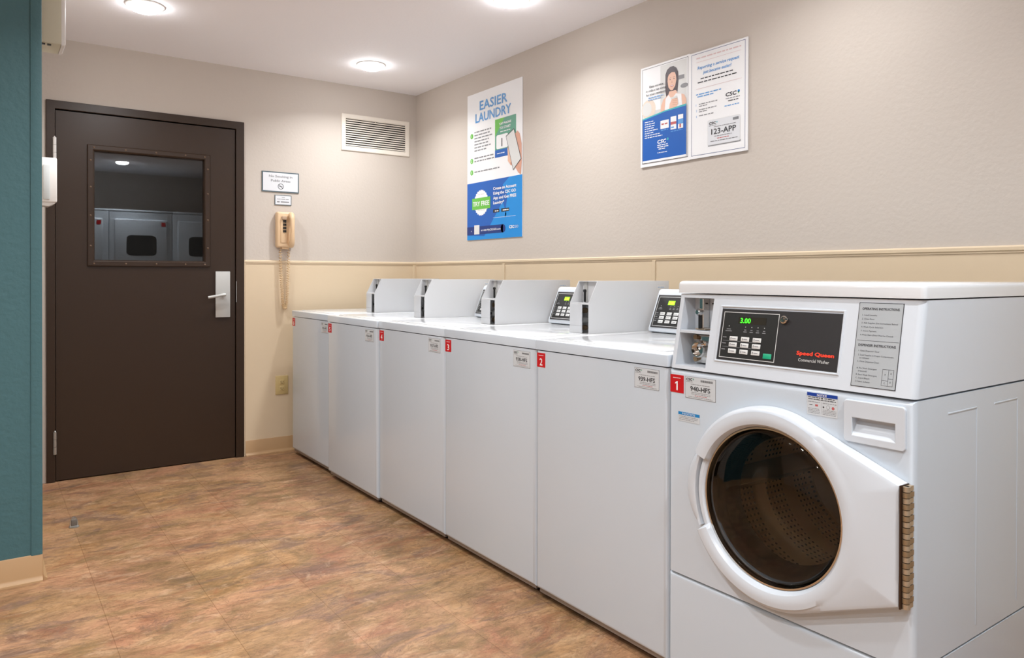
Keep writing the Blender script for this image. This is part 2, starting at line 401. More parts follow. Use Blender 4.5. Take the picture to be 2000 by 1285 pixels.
# ------------------------------------------------------------------ ceiling downlights
boolbm = bmesh.new()
for i, (x, y, k) in enumerate(DOWNLIGHTS):
    lab = ['round recessed downlight above the brown door', 'round recessed downlight nearest the corner, above the wall grille',
           'round recessed downlight cut by the top edge, above the tall blue laundry poster', 'round recessed downlight in front of the stacked dryers'][i] if i < 4 else None
    t = thing('ceiling_downlight', lab or 'unseen round downlight added behind or beside the camera as fill light', 'ceiling light', (x, y, H), 0, 'recessed ceiling downlights')
    bm = bmesh.new(); lathe(bm, (0, 0), 2, [(.088, 0), (.088, -.003), (.082, -.006), (.070, -.006), (.066, -.001)], 40)
    obj('trim_ring', bm, OFFW, t)
    bm = bmesh.new(); rr_ = lathe(bm, (0, 0), 2, [(.0675, -.0015), (.066, -.014), (.060, -.024), (.042, -.031), (.001, -.034)], 32); obj('lens', bm, LENS, t)
    ld = bpy.data.lights.new('downlight_lamp', 'AREA'); ld.shape = 'DISK'; ld.size = .12; ld.energy = LIGHT_W*k; ld.color = LIGHT_COL; ld.spread = radians(144)
    lo = bpy.data.objects.new('downlight_lamp', ld); COL.objects.link(lo); lo.parent = t; lo.location = (0, 0, -.036)

# ------------------------------------------------------------------ door
door = bpy.data.objects.new('door_1', None); COL.objects.link(door); door.location = (-1.75, 0, 0); struct(door)
ox = 1.75
def dbox(bm, x0, x1, y0, y1, z0, z1, **k): return box(bm, x0+ox, x1+ox, y0, y1, z0, z1, **k)
bm = bmesh.new()
prism(bm, [(-2.268+ox, 0), (-2.268+ox, 2.092), (-1.216+ox, 2.092), (-1.216+ox, 0), (-1.266+ox, 0), (-1.266+ox, 2.046), (-2.226+ox, 2.046), (-2.226+ox, 0)], 1, -.016, .0)
prism(bm, [(-2.262+ox, 0), (-2.262+ox, 2.088), (-1.222+ox, 2.088), (-1.222+ox, 0), (-1.262+ox, 0), (-1.262+ox, 2.050), (-2.230+ox, 2.050), (-2.230+ox, 0)], 1, .0, .1)
# stops
dbox(bm, -2.231, -2.215, .044, .06, 0, 2.05); dbox(bm, -1.278, -1.261, .044, .06, 0, 2.05); dbox(bm, -2.231, -1.261, .044, .06, 2.035, 2.05)
o = obj('door_frame', bm, BROWN, door); bev(o, .003)
bm = bmesh.new()
LX0, LX1, LZ = -2.223, -1.270, 2.040
WX0, WX1, WZ0, WZ1 = -2.036, -1.452, 1.222, 1.836
for a in ((LX0, WX0, .006, LZ), (WX1, LX1, .006, LZ), (WX0, WX1, .006, WZ0), (WX0, WX1, WZ1, LZ)): dbox(bm, a[0], a[1], -.004, .040, a[2], a[3])
bmesh.ops.remove_doubles(bm, verts=bm.verts, dist=1e-5)
# remove internal faces shared by the four slabs
dead = [f for f in bm.faces if abs(f.normal.y) < .1 and any(g is not f and (g.calc_center_median()-f.calc_center_median()).length < 1e-4 for e in f.edges for g in e.link_faces)]
obj('door_leaf', bm, BROWN, door)
# dark reveal behind the leaf edge
bm = bmesh.new(); dbox(bm, -2.230, -1.262, .060, .066, 0, .004); obj('threshold', bm, STEEL, door)
# vision frame
bm = bmesh.new(); fx0, fx1, fz0, fz1 = -2.072, -1.418, 1.186, 1.868
prof = [(0, 0), (0, -.010), (.004, -.014), (.026, -.014), (.032, -.009), (.036, .010), (.036, .016)]
rings = []
for d, y in prof:
    rings.append([bm.verts.new((x+ox, y-.004, z)) for x, z in ((fx0+d, fz0+d), (fx1-d, fz0+d), (fx1-d, fz1-d), (fx0+d, fz1-d))])
for A, B in zip(rings, rings[1:]):
    for i in range(4): bm.faces.new((A[i], A[(i+1) % 4], B[(i+1) % 4], B[i]))
obj('window_frame', bm, BROWN, door, sm=20)
for (x, z) in [(x, z) for z in (fz0+.015, fz1-.015) for x in (-2.04, -1.88, -1.72, -1.56, -1.45)]+[(x, z) for x in (fx0+.015, fx1-.015) for z in (1.30, 1.47, 1.63, 1.78)]:
    bm = bmesh.new(); lathe(bm, (x+ox, z), 1, [(.0055, -.017), (.005, -.0195), (.003, -.021), (.0002, -.0215)], 12)
    obj('screw', bm, mat('brown_screw', (104, 82, 64), .3, metal=.3) if 'brown_screw' not in bpy.data.materials else bpy.data.materials['brown_screw'], door)
bm = bmesh.new(); dbox(bm, WX0, WX1, .014, .018, WZ0, WZ1); obj('window_glass', bm, WGLASS, door)
# lever lock
bm = bmesh.new(); dbox(bm, -1.388, -1.302, -.020, -.004, .878, 1.160, r=.003, seg=2); hp = obj('lock_plate', bm, SATIN, door); hp['label'] = 'satin silver rectangular lock plate'
bm = bmesh.new(); cyl(bm, (-1.345+ox, 1.012), 1, .012, .011, -.055, -.018, 20)
tube(bm, [(-1.340+ox, -.052, 1.018), (-1.360+ox, -.056, 1.016), (-1.392+ox, -.058, 1.010), (-1.440+ox, -.054, 1.002)], [.010, .010, .009, .0085], 12)
obj('lever_handle', bm, SATIN, door)
for z0 in (.155, 1.765):
    bm = bmesh.new()
    for k in range(3): cyl(bm, (-2.2285+ox, -.020), 2, .0088, .0088, z0+k*.041, z0+k*.041+.0395, 16)
    cyl(bm, (-2.2285+ox, -.020), 2, .006, .002, z0+.123, z0+.130, 12)
    obj('hinge', bm, STEEL if z0 < 1 else OFFW, door)
bm = bmesh.new(); dbox(bm, -1.2655, -1.2625, -.0175, -.015, .97, 1.10); obj('strike_plate', bm, STEEL, door)

# ------------------------------------------------------------------ on the walls
# return air grille
t = thing('air_grille', 'white louvred air return grille high on the back wall by the corner', 'vent', (-.3145, 0, 1.986))
def bx(bm, *a, **k): return box(bm, *a, **k)
bm = bmesh.new(); W2 = .2575; hh = .251
prof = [(0, 0), (0, -.006), (.004, -.010), (.028, -.010), (.033, -.004), (.033, 0)]
rings = [[bm.verts.new((x, y, z)) for x, z in ((-W2+d, d), (W2-d, d), (W2-d, hh-d), (-W2+d, hh-d))] for d, y in prof]
for A, B in zip(rings, rings[1:]):
    for i in range(4): bm.faces.new((A[i], A[(i+1) % 4], B[(i+1) % 4], B[i]))
obj('grille_frame', bm, VENTW, t, sm=20)
bm = bmesh.new(); box(bm, -W2+.03, W2-.03, -.0015, -.0005, .03, hh-.03); obj('dark_backing', bm, DARKGAP, t)
for k in range(12):
    z = .040+k*.0153
    bm = bmesh.new(); prism(bm, [(-.010, z-.0040), (-.0088, z-.0050), (-.0020, z+.0036), (-.0032, z+.0046)], 0, -W2+.032, W2-.032); obj('louvre_blade', bm, VENTW, t)
bm = bmesh.new(); box(bm, -.012, -.006, -.011, -.006, .205, .214); obj('damper_lever', bm, VENTW, t)
# no smoking sign
a = Art(frame((-1.104, -.006, 1.672), (1, 0, 0), (0, 0, 1)))
a.slab(0, 0, .239, .130, .006, SIGNB); a.rect(.007, .007, .232, .123, SIGNW, 1)
a.text('No Smoking in', .120, .094, .015, INK2, w=.15, al='C', bold=.0006); a.text('Public Areas', .120, .066, .015, INK2, w=.125, al='C', bold=.0006)
n = 28
for i in range(n):
    t0, t1 = 2*pi*i/n, 2*pi*(i+1)/n
    a.poly([(.120+r*cos(t_), .037+r*sin(t_)) for r, t_ in ((.019, t0), (.019, t1), (.0155, t1), (.0155, t0))], INK, 2)
a.line((.107, .049), (.133, .025), .0035, INK, 3); a.rect(.109, .0345, .131, .0385, INK2, 2)
o = a.build('no_smoking_sign'); tag(o, 'white no-smoking sign with dark border above the small plaque', 'sign')
a = Art(frame((-1.022, -.005, 1.590), (1, 0, 0), (0, 0, 1)))
a.slab(0, 0, .108, .064, .005, SIGNB); a.rect(.004, .004, .104, .060, SIGNW, 1)
a.bars(.045, .065, .048, .004, INK2); a.bars(.014, .094, .036, .005, INK2); a.bars(.014, .092, .016, .010, INK2, seed=3)
o = a.build('small_plaque'); tag(o, 'small bordered plaque directly above the wall phone', 'sign')
# wall phone
px = -.965
t = thing('wall_phone', 'beige corded wall phone under the small plaque', 'telephone', (px, 0, 1.315))
bm = bmesh.new(); box(bm, -.056, .056, -.050, 0, 0, .228, .012, 3); o = obj('phone_body', bm, IVORY, t)
bm = bmesh.new(); box(bm, -.034, .006, -.055, -.049, .03, .20, .004, 2); obj('dial_plate', bm, IVORY, t)
for r in range(4):
    for c in range(2):
        bm = bmesh.new(); box(bm, -.020+c*.011, -.011+c*.011, -.060, -.054, .096+r*.021, .112+r*.021, .0015, 1); obj('key_button', bm, BLACK, t)
bm = bmesh.new(); box(bm, -.030, .002, -.066, -.052, .176, .200, .005, 2); obj('cradle_hook', bm, mat('taupe_plastic', (176, 150, 124), .5), t)
bm = bmesh.new()
path = [(.030, -.058, .012), (.030, -.070, .022), (.030, -.084, .045), (.030, -.088, .11), (.030, -.084, .18), (.030, -.070, .205), (.030, -.058, .215)]
rr = [.016, .0185, .015, .0125, .015, .0185, .016]
tube(bm, path, rr, 16); obj('handset', bm, IVORY, t)
bm = bmesh.new(); box(bm, .042, .050, -.054, -.049, .17, .19, .002, 1); obj('volume_switch', bm, BLACK, t)
bm = bmesh.new(); box(bm, -.022, .022, -.040, -.005, -.010, .002, .003, 2); obj('cord_socket', bm, IVORY, t)
pts = []
N = 1500; x0, x1, zt_, zb_ = -.030, .026, -.006, -.392
def cpath(s):  # 0..1 round the loop
    a_ = s*2-1; xx = (x0+x1)/2+(x1-x0)/2*(abs(a_)**.55)*(1 if a_ > 0 else -1); z = zb_+(zt_-zb_)*(abs(a_)**1.5)
    return Vector((xx, -.028-.008*(1-abs(a_)), z))
turns = 62; length = .8; ph = 0
for i in range(N+1):
    s = i/N; p = cpath(s); q = cpath(min(1, s+.002))-cpath(max(0, s-.002)); q.normalize()
    n1 = Vector((0, -1, 0)); n2 = q.cross(n1).normalized(); n1 = n2.cross(q)
    th = 2*pi*turns*s; e = min(1, s/.02, (1-s)/.02); rad = (.0082*e)
    pts.append(p+(n1*cos(th)+n2*sin(th))*rad)
bm = bmesh.new(); tube(bm, pts, .0021, 6); obj('coiled_cord', bm, IVORYC, t)
# outlet
t = thing('wall_outlet', 'almond duplex outlet low on the beige wall beside the far washer', 'outlet', (-.9775, -.004, .3685))
bm = bmesh.new(); box(bm, -.041, .041, -.006, 0, 0, .121, .003, 2); obj('cover_plate', bm, OUTLET, t)
for z in (.024, .066):
    bm = bmesh.new(); box(bm, -.016, .016, -.008, -.005, z, z+.030, .004, 2); rc = obj('receptacle', bm, OUTLET, t)
    bm = bmesh.new(); box(bm, -.008, -.006, -.0084, -.0078, z+.012, z+.022); box(bm, .006, .008, -.0084, -.0078, z+.012, z+.020); cyl(bm, (0, z+.007), 1, .0026, .0026, -.0084, -.0078, 10)
    obj('socket_slot', bm, BLACK, rc)
# box on the left wall, high
t = thing('wall_control_box', 'cream metal box high behind the teal corner, touching the ceiling', 'wall box', (XL, -1.30, 2.045))
bm = bmesh.new(); box(bm, 0, .079, -.05, .11, 0, .385, .004, 2); obj('box_body', bm, CREAM, t)
bm = bmesh.new(); box(bm, .079, .094, -.045, .105, -.002, .20, .010, 3, lambda e: mid(e).x > .09); obj('side_cover', bm, OFFW, t)
for x in (.012, .032):
    bm = bmesh.new(); box(bm, x, x+.013, -.035, -.02, -.004, .001); obj('vent_slot', bm, BLACK, t)
# alarm box by the door frame
t = thing('wall_alarm', 'small white box with grey translucent strip at the left door frame', 'alarm', (XL, -.50, 1.478))
bm = bmesh.new(); box(bm, 0, .118, -.06, .06, .010, .225, .006, 2, lambda e: True); obj('alarm_housing', bm, OFFW, t)
bm = bmesh.new(); prism(bm, [(.0, .012), (.0, -.004), (.085, -.008), (.108, .004), (.112, .014)], 1, -.05, .05); obj('lower_shell', bm, OFFW, t)
bm = bmesh.new(); box(bm, .060, .088, -.066, -.058, .022, .190, .004, 2); obj('light_strip', bm, mat('frosted_lens', (196, 200, 200), .25), t)
# door stop
t = thing('floor_door_stop', 'small half-round metal door stop on the floor by the teal corner', 'door stop', (-2.215, -.905, 0))
bm = bmesh.new()
cyl(bm, (0, 0), 2, .021, .021, 0, .004, 24)
prism(bm, [(-.019*cos(k*pi/12)*.9, .004+.040*sin(k*pi/12)**.8 if k not in (0, 12) else .004) for k in range(13)], 1, -.006, .013); obj('stop_body', bm, STEEL, t)
bm = bmesh.new(); box(bm, -.012, .012, -.011, -.006, .008, .036, .003, 2); obj('rubber_pad', bm, RUBBER, t)

# ------------------------------------------------------------------ posters
def laundry_poster():
    a = Art(frame((-.004, -.704, 1.364), (0, -1, 0), (0, 0, 1)), .0004)
    W_, H_ = .598, .926
    a.slab(0, 0, W_, H_, .003, PAPER)
    a.text('EASIER', .296, .812, .058, HBL, w=.298, al='C', bold=.0024, l=3); a.text('LAUNDRY', .291, .739, .058, HBL, w=.385, al='C', bold=.0024, l=3)
    a.rect(0, 0, W_, .361, BLU, 1)
    a.poly([(.30, 0), (W_, 0), (W_, .361), (.47, .361), (.40, .32), (.45, .25), (.42, .12)], BLU2, 2)
    a.poly([(.0, 0), (.30, 0), (.44, .14), (.40, .22), (.20, .02), (0, .03)], BLU2, 2)
    # green card with phone sign
    a.rect(.317, .490, .536, .722, TGRN, 1); a.poly([(.317, .722), (.42, .722), (.317, .62)], GRN, 2); a.rect(.317, .490, .536, .535, BLU, 2)
    a.text('TAP PHONE', .425, .682, .014, PAPER, w=.125, al='C', bold=.0008, l=4); a.text('TO START', .425, .656, .015, PAPER, w=.115, al='C', bold=.0008, l=4)
    a.bars(.375, .48, .638, .006, PAPER, 4); a.rect(.332, .540, .455, .624, PAPER, 3, .012)
    a.text('1', .392, .552, .052, INK, al='C', bold=.0014, l=4); a.bars(.34, .42, .510, .006, PAPER, 4)
    # hand and phone
    a.poly([(.520, .600), (.550, .622), (.575, .600), (.592, .54), (.594, .44), (.586, .36), (.560, .375), (.530, .41), (.480, .43), (.455, .46), (.450, .53), (.47, .57)], SKIN2, 4)
    a.poly([(.455, .455), (.47, .44), (.50, .45), (.475, .53), (.452, .53)], SKIN, 5)
    a.poly([(.517, .640), (.434, .606), (.509, .394), (.592, .452)], INK, 6)
    a.poly([(.516, .634), (.440, .602), (.511, .400), (.586, .454)], PALE, 7)
    a.rect(.498, .50, .53, .55, INK2, 8) if False else None
    for v, k in ((.660, '1'), (.502, '2'), (.429, '3')):
        a.ell(.053, v, .017, .017, GRN, 2); a.text(k, .053, v-.008, .016, PAPER, al='C', l=3, bold=.0006)
    for i, wd in enumerate((.28, .27, .285, .25, .24, .27, .22)): a.bars(.084, wd, .676-i*.0195, .0095, INK2, 2, i)
    a.bars(.084, .30, .512, .0095, INK2); a.bars(.084, .32, .492, .0095, INK2); a.bars(.085, .365, .425, .0095, INK2)
    # badge
    pts = [(.164+r*cos(2*pi*i/48), .230+r*sin(2*pi*i/48)) for i in range(48) for r in [(.083 if i % 2 == 0 else .076)]]
    a.poly(pts, PAPER, 3)
    for s_ in (1, -1):
        a.bars(.125, .205, .230+s_*.050, .008, PALE, 4)
    a.rect(.061, .190, .268, .262, GRN, 5); a.text('TRY FREE', .164, .211, .030, PAPER, w=.185, al='C', bold=.0012, l=6)
    for i, s_ in enumerate(('Create an Account', 'Using the CSC GO', 'App and Get FREE', 'Laundry*')):
        a.text(s_, .300, .297-i*.029, .018, PAPER, w=(.240, .236, .240, .115)[i], bold=.0011, l=4)
    a.rect(.298, .158, .366, .178, BLACK, 3); a.bars(.318, .362, .164, .008, PAPER, 4); a.rect(.386, .158, .468, .178, BLACK, 3); a.bars(.402, .462, .164, .008, PAPER, 4)
    a.rect(.298, .126, .535, .1275, PAPER, 3)
    a.rect(0, .033, .405, .083, NAVY, 3, .0); a.ell(.405, .058, .025, .025, NAVY, 3)
    a.rect(.085, .034, .145, .092, PALE, 4); a.text('or visit MyCSCGO.com', .165, .052, .012, PAPER, w=.215, bold=.0006, l=5); a.text('at', .048, .052, .010, PAPER, l=5)
    a.text('CSC', .470, .055, .017, PAPER, w=.052, bold=.0014, l=5); a.text('GO', .527, .055, .017, PAPER, w=.034, l=5)
    return a
o = laundry_poster().build('laundry_poster'); tag(o, 'tall white and blue EASIER LAUNDRY poster on the right wall', 'poster')
def service_poster():
    a = Art(frame((-.008, -2.262, 1.655), (0, -1, 0), (0, 0, 1)), .0003)
    a.slab(-.006, -.006, .292, .462, .004, PAPER); a.slab(.292, -.004, .598, .459, .0045, PAPER)
    a.ring(.004, .010, .284, .453, .0018, INK, 1)
    a.rect(.010, .218, .276, .447, PALE, 1); a.rect(.010, .250, .12, .447, PAPER, 2)
    a.ell(.045, .262, .045, .045, BEIGE, 3); a.ell(.035, .262, .030, .032, PALE, 4)
    a.rect(.228, .362, .262, .380, INK2, 3); a.ell(.262, .330, .022, .010, INK2, 3)
    # woman: hair, face, neck, top, hands with phone
    a.poly([(.150, .400), (.160, .420), (.178, .430), (.198, .430), (.216, .418), (.226, .398), (.228, .360), (.222, .310), (.206, .320), (.170, .300), (.158, .285), (.150, .33)], HAIR, 4)
    a.poly([(.120, .225), (.124, .262), (.138, .290), (.168, .305), (.175, .320), (.215, .318), (.222, .304), (.262, .290), (.274, .268), (.274, .232)], SKIN, 5)
    a.poly([(.146, .228), (.152, .290), (.170, .304), (.190, .282), (.214, .304), (.246, .296), (.252, .232)], PAPER, 6)
    a.poly([(.166, .395), (.176, .408), (.200, .409), (.213, .396), (.217, .365), (.210, .338), (.196, .322), (.184, .322), (.170, .338), (.164, .366)], SKIN, 7)
    a.poly([(.160, .372), (.164, .402), (.182, .416), (.206, .414), (.220, .396), (.219, .375), (.208, .400), (.190, .404), (.172, .396)], HAIR, 8)
    for ex in (.180, .203):
        a.ell(ex, .372, .0045, .0016, HAIR, 8); a.line((ex-.006, .379), (ex+.006, .380), .0013, HAIR, 8)
    a.poly([(.190, .368), (.187, .355), (.195, .355)], SKIN2, 8); a.ell(.191, .342, .010, .0038, LIP, 8); a.ell(.191, .343, .008, .0015, PAPER, 9)
    a.poly([(.172, .228), (.178, .262), (.192, .284), (.206, .290), (.224, .280), (.228, .255), (.214, .236), (.205, .228)], SKIN, 9)
    for k in range(4): a.line((.196, .284-k*.009), (.222, .279-k*.009), .0018, SKIN2, 10)
    a.rect(.186, .282, .222, .290, PALE, 11)
    # blue sheet with its light sweep
    a.poly([(.010, .022), (.276, .022), (.276, .238), (.150, .232), (.010, .214)], BLU, 12)
    a.poly([(.010, .214), (.150, .232), (.276, .238), (.276, .246), (.150, .238), (.010, .220)], CYAN, 13)
    a.rect(.010, .012, .276, .022, PAPER, 12)
    a.text('Easy service', .138, .360, .0095, INK, w=.086, al='R', ital=.2, bold=.0003, l=12); a.text('is only a tap away', .153, .342, .0095, INK, w=.122, al='R', ital=.2, bold=.0003, l=12)
    a.text('for your residents', .151, .324, .0095, INK, w=.120, al='R', ital=.2, bold=.0003, l=12)
    a.bars(.045, .14, .311, .0045, HBL, 12); a.bars(.045, .125, .301, .0045, HBL, 12)
    for i, wd in enumerate((.080, .088, .086, .086, .112, .085, .12, .135)): a.bars(.024, wd, .200-i*.0105, .0045, PAPER, 13, i)
    a.rect(.123, .156, .174, .194, PAPER, 13, .002); a.bars(.130, .166, .174, .008, LIP, 14)
    a.rect(.185, .144, .219, .202, PAPER, 13); a.rect(.185, .166, .219, .178, LIP, 14); a.bars(.188, .214, .150, .008, HBL, 14)
    a.rect(.229, .142, .259, .204, PAPER, 13); a.rect(.229, .162, .259, .184, HBL, 14); a.rect(.238, .146, .247, .162, LIP, 15)
    a.bars(.126, .170, .148, .004, HBL, 13); a.bars(.186, .255, .134, .004, HBL, 13)
    a.text('CSC', .104, .092, .017, PAPER, w=.052, bold=.0012, l=13, ital=.15); a.ell(.168, .106, .005, .006, CYAN, 13)
    for i, (q0, q1) in enumerate(((.104, .168), (.104, .172), (.112, .160))): a.bars(q0, q1, .082-i*.009, .005, PAPER, 13)
    a.bars(.105, .165, .048, .004, PAPER, 13)
    # right page
    a.ring(.303, .008, .586, .451, .0018, NAVY, 1)
    a.bars(.330, .565, .427, .007, PINKT, 1, 2); a.rect(.330, .412, .566, .4135, PINKT, 1)
    a.text('Reporting a service request', .446, .381, .014, HBL, w=.218, al='C', ital=.2, bold=.0006, l=2)
    a.text('just became easier!', .441, .357, .014, HBL, w=.146, al='C', ital=.2, bold=.0006, l=2)
    a.bars(.354, .53, .336, .006, INK, 2); a.bars(.338, .547, .321, .006, INK, 2, 5); a.rect(.330, .296, .569, .2975, PINKT, 2)
    a.bars(.329, .465, .270, .006, HBL, 2); a.bars(.336, .430, .260, .006, HBL, 2)
    for i, (z, k) in enumerate(((.226, '1'), (.202, '2'), (.176, '3'))):
        a.text(k, .329, z-.004, .010, HBL, l=2); a.bars(.345, (.444, .440, .424)[i], z+.001, .005, INK2, 2, i)
        if i < 2: a.bars(.345, .39, z-.008, .005, INK2, 2)
    a.text('CSC', .487, .235, .016, INK, w=.054, bold=.0012, ital=.15, l=2); a.ell(.554, .247, .0055, .006, BLU2, 2); a.poly([(.549, .245), (.559, .245), (.554, .235)], GRN, 2)
    a.bars(.488, .560, .224, .004, INK2); a.bars(.500, .552, .213, .005, INK, 2); a.bars(.482, .561, .194, .005, HBL, 2)
    # sample plate lying on the page
    a.rect(.3955, .038, .564, .046, INK2, 2, .002); a.rect(.393, .042, .562, .150, PALE, 3, .006); a.rect(.3942, .0432, .5608, .1488, SIGNW, 4, .006)
    a.text('CSC', .401, .131, .010, INK, w=.036, bold=.0009, ital=.15, l=6); a.poly([(.441, .140), (.447, .140), (.444, .132)], CYAN, 6); a.bars(.401, .440, .124, .003, INK2, 6)
    for i in range(14): a.rect(.526+i*.0021, .131, .5272+i*.0021, .142, INK, 6)
    a.text('123-APP', .478, .087, .024, INK, w=.127, al='C', bold=.0009, l=6); a.bars(.428, .545, .117, .003, INK2, 6)
    for i, (q0, q1) in enumerate(((.43, .52), (.445, .512), (.41, .55))): a.bars(q0, q1, .076-i*.010, .004, INK2 if i != 1 else LIP, 6)
    return a
o = service_poster().build('service_poster'); tag(o, 'wide two-page poster with a smiling woman and 123-APP plate on the right wall', 'poster')

# ------------------------------------------------------------------ washers: shared stickers
def red_tag(num, fr_, parent, w_=.048, h_=.050):
    a = Art(fr_, .0002); a.slab(0, 0, w_, h_, .0006, PAPER) if False else a.slab(0, 0, w_, h_, .0006, RED)
    a.rect(.010, h_-.0095, .038, h_-.0080, PAPER, 1)
    if num == '1': a.poly([(.0225, .0065), (.0275, .0065), (.0275, .0320), (.0240, .0320), (.0175, .0275), (.0175, .0240), (.0225, .0265)], PAPER, 1)
    else: a.text(num, w_/2, .0065, .0255, PAPER, w=.0155, al='C', bold=.0007, l=1)
    o = a.build('number_tag', parent); o['label'] = 'red number tag reading '+num; return o
def service_tag(code, fr_, parent, w_=.102, h_=.060):
    a = Art(fr_, .0002); a.slab(0, 0, w_, h_, .0006, INK2); a.rect(.0010, .0010, w_-.0010, h_-.0010, PLATE, 1, .003)
    a.text('CSC', .0035, h_-.0115, .0070, INK, w=.021, bold=.0006, ital=.12, l=2); a.poly([(.0265, h_-.005), (.0315, h_-.005), (.029, h_-.011)], TGRN, 2)
    a.bars(.004, .026, h_-.0155, .0020, INK2)
    for i in range(20): a.rect(.054+i*.0021, h_-.012, .0553+i*.0021, h_-.0060, INK if i % 3 else INK2, 2)
    a.bars(.020, .085, h_-.0215, .0020, INK2)
    a.text(code, w_/2, .0215, .0130, INK, w=.068, al='C', bold=.0006, l=2)
    for i, (q0, q1) in enumerate(((.022, .090), (.022, .088), (.034, .076), (.012, .094))): a.bars(q0, q1, .0165-i*.0042, .0018, INK2 if i != 2 else LIP, 2, i)
    o = a.build('service_plate', parent); o['label'] = 'grey service plate reading '+code; return o
def keypad_overlay(parent, f, led, full=True):
    """charcoal keypad area .174 wide x .12 high in its own frame"""
    ov = Art(f, .0003); W_, H_ = .342, .136
    ov.slab(0, 0, W_, H_, .0012, PANELK)
    x0, y0, x1, y1 = .007, .006, .176, .128
    ov.ring(x0, y0, x1, y1, .0016, PALE, 1); ov.rect(x0+.0016, y0+.0016, x1-.0016, y1-.0016, DISPK, 1)
    if full: ov.rect(.055, .098, .140, .116, DIM, 2)
    for (u, q) in ((.028, .020), (.080, .010), (.099, .010), (.118, .010), (.137, .010)):
        ov.rect(u-q/2, .076, u+q/2, .078, INK2, 2); ov.rect(u-q/3, .081, u+q/3, .083, INK2, 2); ov.ell(u, .090, .0012, .0012, PALE, 2, 8)
    for j, v in enumerate((.056, .040, .024)):
        ov.rect(.012, v+.003, .024, v+.005, INK2, 2)
        if j < 2: ov.rect(.014, v-.0052, .118, v-.0044, INK2, 2)
    pan = ov.build('control_overlay', parent); pan['label'] = 'charcoal control panel overlay'
    if full:
        t_ = Art(f, .0003); t_.text('3.00', .062, .100, .0135, led, w=.031, l=3, bold=.00035); d = t_.build('digital_display', pan); d['label'] = 'green lit display reading 3.00'
    else:
        t_ = Art(f, .0003); t_.rect(.062, .094, .098, .112, LIME_LED, 3); t_.text('3.00', .067, .0975, .011, mat_dark_led, w=.026, l=4, bold=.0006); d = t_.build('digital_display', pan); d['label'] = 'lime lit display'
    for j, v in enumerate((.052, .036, .019)):
        for i, u in enumerate((.035, .071, .107)):
            bm = bmesh.new(); box(bm, u, u+.025, v, v+.0115, .0004, .0022, .0015, 2, lambda e: mid(e).z > .0003)
            b_ = obj('key_button', bm, [PALE], pan); b_.data.transform(f)
            tx = Art(f@Matrix.Translation((0, 0, .0023)), .0002); tx.rect(u+.004, v+.003, u+.0055, v+.0085, INK, 1); tx.rect(u+.008, v+.0045, u+.020, v+.0065, INK2, 1)
            tx.build('key_legend', b_)
    bm = bmesh.new(); box(bm, .143, .167, .013, .026, .0004, .0024, .0015, 2, lambda e: mid(e).z > .0003)
    b_ = obj('start_button', bm, GRNBTN, pan); b_.data.transform(f); b_['label'] = 'green start button'
    return pan
mat_dark_led = mat('led_segment', (200, 255, 60), .5, emit=(200, 255, 60), es=1.4)

